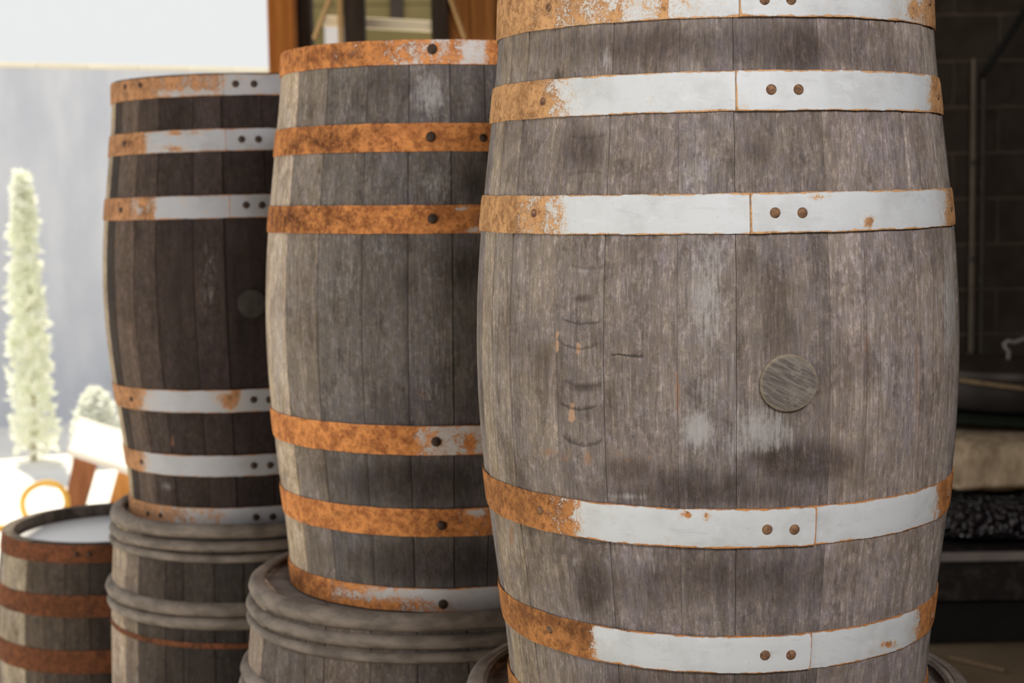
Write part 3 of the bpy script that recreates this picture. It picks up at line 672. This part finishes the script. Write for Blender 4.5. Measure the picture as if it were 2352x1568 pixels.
support('support_barrel', 'grey-brown barrel with rounded wooden hoops under the middle barrel', -.150, 2.960,   .353, -.699, -.7092, .034, [535, 545, 562, 600, 662, 700, 742, 850, 960, 1080, 1170, 1260, 1330, 1380], [(.42, .355, .27), (.43, .36, .275), (.30, .25, .195), (.135, .118, .103), (.105, .092, .084), (.12, .105, .095)], 21, [(-.866, .032, .018), (-.897, .028, .018), (-1.3, .03, .016), (-1.34, .03, .016)])  # pale first tones put the side light from the yard into the staves
support('support_barrel', 'grey-brown barrel with rounded wooden hoops under the dark left barrel', -.628, 3.755,   .334, -.709, -.7197, .022, [245, 262, 290, 318, 380, 420, 492, 560, 640, 720, 800, 870, 905], [(.42, .35, .26), (.36, .30, .225), (.18, .15, .12), (.06, .05, .042), (.038, .031, .026), (.042, .035, .03), .3, .35, .3]  # first stave tones lightened, painting daylight from the left
, 31, [(-.892, .034, .019), (-.924, .028, .017), (-1.3, .03, .016), (-1.34, .03, .016)], iron=-.972)
support('support_barrel', 'barrel with wooden hoops under the large front barrel, only its rim showing', .281, 2.225,   .357, -.688, -.7022, .034, [1075, 1100, 1150, 1220, 1320, 1440, 1560, 1690, 1820, 1940, 2040, 2120, 2180, 2225], [.9, 1.0, 1.1], 41, [(-.825, .030, .017), (-.855, .028, .018), (-1.3, .03, .016)])

# ------------------------------------------------------------------ open-topped barrel at lower left (D)
h2 = (-.884 + EYE) / 2
Dq = Barrel('open_barrel', 'shorter barrel with brown rusty hoops and a white recessed lid, lower left corner', -1.1247, 4.377, -.884 - h2, 0, 0, .030 / h2 ** 2, 0, .294 + .030, h2, -h2, cat='barrel')
Dq.staves([6, 25, 62, 105, 150, 205, 270, 335, 390, 440, 485, 515], M_oldwood, [(.32, .28, .21), (.28, .245, .19), (.09, .074, .058), (.07, .056, .044), (.062, .05, .04), (.045, .036, .03), .3, .3]  # tones fall off rightwards: light from the left painted into the staves
, 51, {'pale': [], 'dark': [], 'rust': [], 'fresh': []}, nz=30, base_tone=(.14, .12, .10), z_ref=h2 - .06, thick=.026)
zc = -.884 - h2
Dq.hoop(h2 - .048, h2 - .001, M_rustD, None, 'right', [(0, .9), (80, 1.1), (400, 1.3)], dark=[(240, 1280, 60, 30, .7)], rivets=[(175, None), (205, None)], rmat=M_rivet_dark)
def dz(v): return Dq.zat(120, v)
for va, vb in ((1366, 1416), (1492, 1545)):
    Dq.hoop(dz(vb), dz(va), M_rustD, None, 'right', [(0, .95), (80, 1.1), (400, 1.3)], dark=[(130, (va + vb) / 2, 70, 30, .8)], rmat=M_rivet_dark)
Dq.hoop(-h2 + .002, -h2 + .05, M_rustD, None, 'right', [(0, 1.2)])
lathe('lid', [(.0001, h2 * 2 - .030), (.12, h2 * 2 - .0303), (.262, h2 * 2 - .032), (.266, h2 * 2 - .038), (.266, h2 * 2 - .05), (.0001, h2 * 2 - .05)], M_lid, Dq.root, 72, 30)['label'] = 'white recessed lid'
Dq.head(-h2 + .05, M_head)

# ------------------------------------------------------------------ things in the yard, left
M_hose = simple('yellow hose', (0.78, 0.416, 0.052), (0.884, 0.52, 0.091), 6, 0.5, 0.05)
cL = at(101, 1160, 7.9); pts = []
rx = at(152, 1150, 7.9).x - at(101, 1150, 7.9).x; zg = 0.0 - .02
top_z = at(100, 1110, 7.9).z
for i in range(41):
    t_ = math.pi * (-.28 + 1.56 * i / 40)
    pts.append((cL.x + rx * math.cos(t_), 7.9 + .05 * math.sin(t_ * 2) + .03 * i / 40, max(.0, top_z - .145 + .145 * math.sin(t_))))
pts = [(cL.x + .55, 7.7, -.018), (cL.x + .35, 7.8, -.018)] + pts + [(cL.x - .3, 7.98, -.018), (cL.x - .6, 8.2, -.018)]
o = tube('hose', pts, .0145, M_hose, None, 10); tag(o, 'loop of yellow hose standing up behind the open barrel', 'hose')

M_cream = simple('sunlit pale board', (0.80, 0.76, 0.70), (0.88, 0.85, 0.80), 5, 0.8, 0.1)
M_brownleg = simple('red brown leg', (0.256, 0.0992, 0.0448), (0.368, 0.152, 0.0672), 4, 0.8, 0.1, 0.25, (8, 8, 1))
M_orangeleg = simple('orange leg', (0.54, 0.2325, 0.06), (0.675, 0.315, 0.09), 4, 0.8, 0.1, 0.25, (8, 8, 1))
Yt = 8.3
st = thing('trestle', 'tilted wooden trestle with a white sunlit top and brown legs, in the yard', 'trestle', (0, 0, 0))
def slab(name, p, mat, depth, lab=None):
    """quadrilateral face (front) extruded backwards"""
    f = [at(u, v, Yt) for u, v in p]
    bvec = Vector((.10, 1, -.0)).normalized() * depth
    V = [tuple(q) for q in f] + [tuple(q + bvec) for q in f]
    n = len(f); Fc = [tuple(range(n)), tuple(range(2 * n - 1, n - 1, -1))] + [(k, (k + 1) % n, n + (k + 1) % n, n + k) for k in range(n)]
    o = mesh(name, V, Fc, mat, st)
    if lab: o['label'] = lab
    return o
# top slab leaning back so the sun reaches it
fa = [at(158, 1032, 8.15), at(320, 1085, 8.15), at(345, 1010, 8.62), at(182, 955, 8.62)]
nrm = (fa[1] - fa[0]).cross(fa[3] - fa[0]).normalized()
V = [tuple(q) for q in fa] + [tuple(q - nrm * .03) for q in fa]
mesh('top', V, [(0, 1, 2, 3), (7, 6, 5, 4)] + [(k, (k + 1) % 4, 4 + (k + 1) % 4, 4 + k) for k in range(4)], M_cream, st)
Yt = 8.2
slab('leg', [(172, 1036), (220, 1058), (190, 1165), (186, 1235), (128, 1235), (152, 1135)], M_brownleg, .05)
slab('leg', [(272, 1076), (318, 1096), (282, 1235), (228, 1235)], M_orangeleg, .05)
o = box('bright_patch_block', -.09, .09, -.1, 0, -.05, .06, M_cream, None, .008); c = at(250, 885, 11.6)  # added block stands in for an unidentified bright patch
o.location = (c.x, A_.y + (c.x - A_.x) * (B_.y - A_.y) / (B_.x - A_.x) + .005, c.z); o.rotation_euler = (0, 0, math.atan2(B_.y - A_.y, B_.x - A_.x)); tag(o, 'small white block on the yard wall beside the left barrel, added for a bright patch', 'box')

# pale shrubs along the yard wall
def leaf_mat(name, a, b):
    t = NT(name); n = t.noise(t.coord(), 9, 3)
    c = t.mix(t.ramp(n, .35, .65), a, b); t.done(c, .7, 0, .2)
    tr = t.n.new('ShaderNodeBsdfTranslucent'); t.set(tr.inputs[0], c)
    mx = t.n.new('ShaderNodeMixShader'); mx.inputs[0].default_value = .62
    t.t.links.new(t.b.outputs[0], mx.inputs[1]); t.t.links.new(tr.outputs[0], mx.inputs[2]); t.t.links.new(mx.outputs[0], t.out.inputs[0])
    return t.m
M_leaf = leaf_mat('pale yellow green leaf', (0.93, 0.95, 0.84), (0.96, 0.97, 0.90))
M_leaf2 = leaf_mat('pale green leaf', (0.92, 0.94, 0.88), (0.95, 0.96, 0.92))
M_stem = simple('shrub stem', (.45, .42, .30), (.55, .5, .36), 9)
def shrub(label, X, Y, H, Rf, n, mat, seed, size=.035):
    rg = random.Random(seed); t = thing('shrub', label, 'shrub', (X, Y, -.03), group='pale shrubs along the yard wall')
    tube('stem', [(0, 0, 0), (.01, 0, H * .4), (0, .01, H * .8)], [.025, .018, .008], M_stem, t, 8)
    V = []; Fc = []
    for i in range(n):
        h = rg.random() ** .8; r = Rf(h) * math.sqrt(rg.random()); a = rg.uniform(0, 6.283)
        p = Vector((r * math.cos(a), r * math.sin(a), .04 + h * (H - .04)))
        d1 = Vector((rg.gauss(0, 1), rg.gauss(0, 1), rg.gauss(.4, 1))).normalized(); d2 = d1.cross(Vector((rg.gauss(0, 1), rg.gauss(0, 1), rg.gauss(0, 1)))).normalized()
        s_ = size * rg.uniform(.6, 1.3); b = len(V)
        V += [tuple(p - d1 * s_), tuple(p + d2 * s_ * .45), tuple(p + d1 * s_), tuple(p - d2 * s_ * .45)]; Fc.append((b, b + 1, b + 2, b + 3))
    me = bpy.data.meshes.new('foliage'); me.from_pydata(V, [], Fc); f = link('foliage', me, mat, t); f['kind'] = 'stuff'
    return t
c = at(62, 700, 10.2)
shrub('tall slender yellow-green shrub before the pale yard wall', c.x, 10.2, at(45, 400, 10.2).z + .03, lambda h: .03 + .13 * (1 - h) ** .6, 1500, M_leaf, 5, .055)
c = at(218, 900, 10.1); shrub('low pale green bush right of the slender shrub', c.x, 10.1, .46, lambda h: .16 * math.sqrt(max(0, 1 - h * h)), 2600, M_leaf2, 6, .045)

# ------------------------------------------------------------------ dark corner on the right
M_black = simple('black under frame', (.008, .007, .006), (.014, .012, .010), 8, .9, 0)
M_pipe = simple('dusty pipe', (0.085, 0.065, 0.045), (0.135, 0.105, 0.075), 12, 0.6, 0.1)
M_pipe2 = simple('dark pipe', (0.045, 0.034, 0.026), (0.065, 0.05, 0.038), 12, 0.7, 0.1)
M_clip = simple('pipe clip iron', (0.04, 0.03, 0.022), (0.06, 0.05, 0.04), 12, 0.7, 0.1)
def conduit(u, vtop, r, mat, label):
    p = at(u, vtop, 6.93); t = thing('wall_pipe', label, 'pipe', (p.x, 6.95, 0), group='pipes on the block wall')
    tube('pipe', [(0, 0, 0.0), (0, 0, .6), (0, 0, p.z)], r, mat, t, 12)
    for k in range(3): lathe('pipe_clip', [(r * 1.05, -.012), (r * 1.45, -.012), (r * 1.45, .012), (r * 1.05, .012), (r * 1.05, -.012)], M_clip, t, 16).location = (0, 0, p.z - .45 - k * .42)
    return t
conduit(2241, 133, .0135, M_pipe, 'pale brown upright pipe on the dark block wall')
conduit(2263, 180, .010, M_pipe2, 'thinner dark pipe right of the pale upright pipe')
o = brace(2352, 30, 2262, 168, 6.9, .02, M_black, 'black diagonal brace crossing the dark block wall', 'brace', 'iron_brace', .8)

YB = 5.5
zb_ = at(2250, 1268, YB).z
M_edge = simple('dusty bench edge', (0.22, 0.185, 0.165), (0.30, 0.255, 0.23), 14, 0.7, 0.1)
t = NT('dark speckled stone'); oo = t.coord(); n1 = t.noise(oo, 26, 5, .7); n2 = t.noise(oo, 90, 4, .7)
cc = t.mix(t.ramp(n1, .45, .72), (.016, .012, .010), (.062, .050, .042)); cc = t.mix(t.math('MULTIPLY', t.ramp(n2, .6, .72), .5), cc, (.10, .085, .075)); t.bump(n2, .2, .003)
M_stone = t.done(cc, .7, 0, .3)
xb0 = at(2100, 1270, YB).x
bench = thing('bench', 'low bench with a pale edge and dark speckled front behind the front barrel', 'bench', (xb0, YB, 0))
box('bench_top', 0, 1.7, .01, .95, zb_ - .03, zb_ - .002, M_stone, bench, .004)
box('edge_strip', 0, 1.7, -.012, .012, zb_ - .031, zb_, M_edge, bench, .004)['label'] = 'pale front edge'
box('apron', .02, 1.68, .02, .06, zb_ - .18, zb_ - .03, M_stone, bench, .003)['label'] = 'dark speckled front panel'
for xx_, yy_ in ((.03, .08), (1.58, .08), (.03, .86), (1.58, .86)): box('leg', xx_, xx_ + .08, yy_, yy_ + .08, 0, zb_ - .03, M_black, bench, .004)
box('under_shade_panel', .03, 1.67, .06, .08, .012, zb_ - .17, M_black, bench)['label'] = 'black panel standing in for the shade under the bench'  # added black sheet in place of the shade below the bench
box('back_panel', .03, 1.67, .9, .93, .02, zb_ - .03, M_black, bench)

def blob(name, cx, cy, z0, rx, ry, h, mat, label, cat, e=2.6, fold=0.0, wr=0.0, freq=6, nu=110, nv=50, seed=0, parent=None):
    V = []; Fc = []
    def sgnp(x, p): return math.copysign(abs(x) ** p, x)
    for j in range(nv + 1):
        ph = -math.pi / 2 + math.pi * j / nv
        for i in range(nu):
            th = 2 * math.pi * i / nu
            cphi = sgnp(math.cos(ph), 2 / e); x = cphi * sgnp(math.cos(th), 2 / e); y = cphi * sgnp(math.sin(th), 2 / e); z = sgnp(math.sin(ph), 2 / e)
            p = Vector((x * rx, y * ry, (z + 1) * h / 2))
            q = 1 + fold * mnoise.noise(Vector((x * freq + seed, y * freq, z * .8))) + wr * mnoise.noise(Vector((x * freq * 3 + seed, y * freq * 3, z * 5)))
            p.x *= q; p.y *= q
            p.z *= 1 + .06 * mnoise.noise(Vector((x * 2 + seed, y * 2, 3)))
            V.append((p.x, p.y, max(p.z, 0)))
    for j in range(nv):
        for i in range(nu): Fc.append((j * nu + i, j * nu + (i + 1) % nu, (j + 1) * nu + (i + 1) % nu, (j + 1) * nu + i))
    o = mesh(name, V, Fc, mat, parent, 60)
    if not parent: o.location = (cx, cy, z0); tag(o, label, cat)
    return o
tp = NT('purple black plastic'); op = tp.coord()
vo = tp.n.new('ShaderNodeTexVoronoi'); vo.feature = 'SMOOTH_F1'; tp.set(vo.inputs['Vector'], tp.vec(op, (1, 1, .45))); vo.inputs['Scale'].default_value = 62; vo.inputs['Smoothness'].default_value = .35
n1 = tp.noise(tp.vec(op, (1, 1, .5)), 16, 4, .6)
tp.bump(tp.math('ADD', vo.outputs['Distance'], tp.math('MULTIPLY', n1, 1.2)), 1.0, .05)
M_plastic = tp.done((.022, .012, .018), .09, 0, 1.0)
M_burlap = simple('tan sacking', (0.384, 0.2806, 0.1794), (0.648, 0.4945, 0.3335), 30, 0.95, 0.3, 0.1, (1, 1, .4))
M_tarp = simple('dark green tarp', (0.010, 0.016, 0.009), (0.015, 0.024, 0.013), 12, 0.6, 0.2)
M_drum = simple('dark iron', (0.020, 0.014, 0.012), (0.036, 0.027, 0.022), 10, 0.55, 0.15)
M_drumlid = simple('brown iron lid', (0.038, 0.027, 0.020), (0.060, 0.045, 0.033), 10, 0.5, 0.15)
M_cord = simple('gold brown cord', (0.17, 0.115, 0.06), (0.25, 0.175, 0.10), 40, 0.85, 0.2)
xc = at(2330, 1200, YB + .4).x
z1_ = at(2250, 1150, YB + .1).z
blob('plastic_bundle', xc, YB + .46, zb_, .55, .42, z1_ - zb_ + .01, M_plastic, 'crumpled glossy purple-black plastic bundle on the low bench', 'bundle', 3.2, .03, .02, 5, seed=3)
z2_ = at(2250, 1005, YB + .1).z
blob('sack', xc + .02, YB + .48, z1_ + .022, .57, .45, z2_ - z1_ - .012, M_burlap, 'tan sackcloth bale lying on the black plastic bundle', 'sack', 4.0, .11, .02, 9, seed=8)
# tarp sheet
o = lathe('tarp', [(.0001, .0), (.44, .002), (.475, -.006), (.487, -.016), (.480, -.017), (.468, -.012), (.43, -.010), (.0001, -.008)], M_tarp, None, 80, 60)
o.location = (xc + .02, YB + .5, z2_ + .052); o.rotation_euler = (0, math.radians(2.2), 0); o.scale = (1.08, .86, 1)
tag(o, 'dark green tarpaulin between the sackcloth bale and the iron pot', 'tarpaulin')
z3_ = at(2285, 865, YB + .1).z
zd = z2_ + .072; pc = at(2300, 850, YB + .45)
pot = thing('iron_pot', 'shallow dark iron pot with a lid and cord, on top of the stacked bales', 'pot', (pc.x, YB + .47, zd), (0, math.radians(1.2), 0))
Hd = z3_ - zd; Rd = .30
lathe('body', [(.0001, 0), (Rd * .9, 0), (Rd * .97, .02), (Rd, Hd * .5), (Rd * .98, Hd - .03), (Rd * .94, Hd - .03), (.0001, Hd - .035)], M_drum, pot, 72, 40)
lid = lathe('pot_lid', [(Rd * 1.03, Hd - .035), (Rd * 1.05, Hd - .02), (Rd * 1.03, Hd + .0), (Rd * .8, Hd + .018), (Rd * .4, Hd + .03), (.0001, Hd + .032), (.0001, Hd + .01), (Rd * 1.0, Hd - .035), (Rd * 1.03, Hd - .035)], M_drumlid, pot, 72, 30)
hx = at(2316, 800, YB + .4).x - pc.x
tube('lid_handle', [(hx, -.06, Hd + .025), (hx, -.062, Hd + .06), (hx - .012, -.062, Hd + .072), (hx - .018, -.06, Hd + .085), (hx - .004, -.06, Hd + .098), (hx + .02, -.058, Hd + .092), (hx + .06, -.05, Hd + .105), (hx + .14, -.04, Hd + .13), (hx + .2, -.03, Hd + .10), (hx + .2, -.03, Hd + .0)], .0085, M_edge, lid, 10)
pts = [((Rd * 1.045) * math.cos(2 * math.pi * k / 60), (Rd * 1.045) * math.sin(2 * math.pi * k / 60), Hd - .052 - .03 * math.cos(2 * math.pi * k / 60) ) for k in range(60)]
tube('cord', pts, .0095, M_cord, pot, 8, True)['label'] = 'gold-brown cord'
# strip of rope on the floor
pts = [at(2185 + i * 12, 1528 - 14 * math.sin(i * .35) - i * 1.2, 5.35) for i in range(9)]
pts = [(p.x, 5.38 - .02 * i, .009) for i, p in enumerate(pts)]
tag(tube('rope_end', pts, .008, M_cord, None, 8), 'short dusty rope end lying on the tan floor under the bench', 'rope')
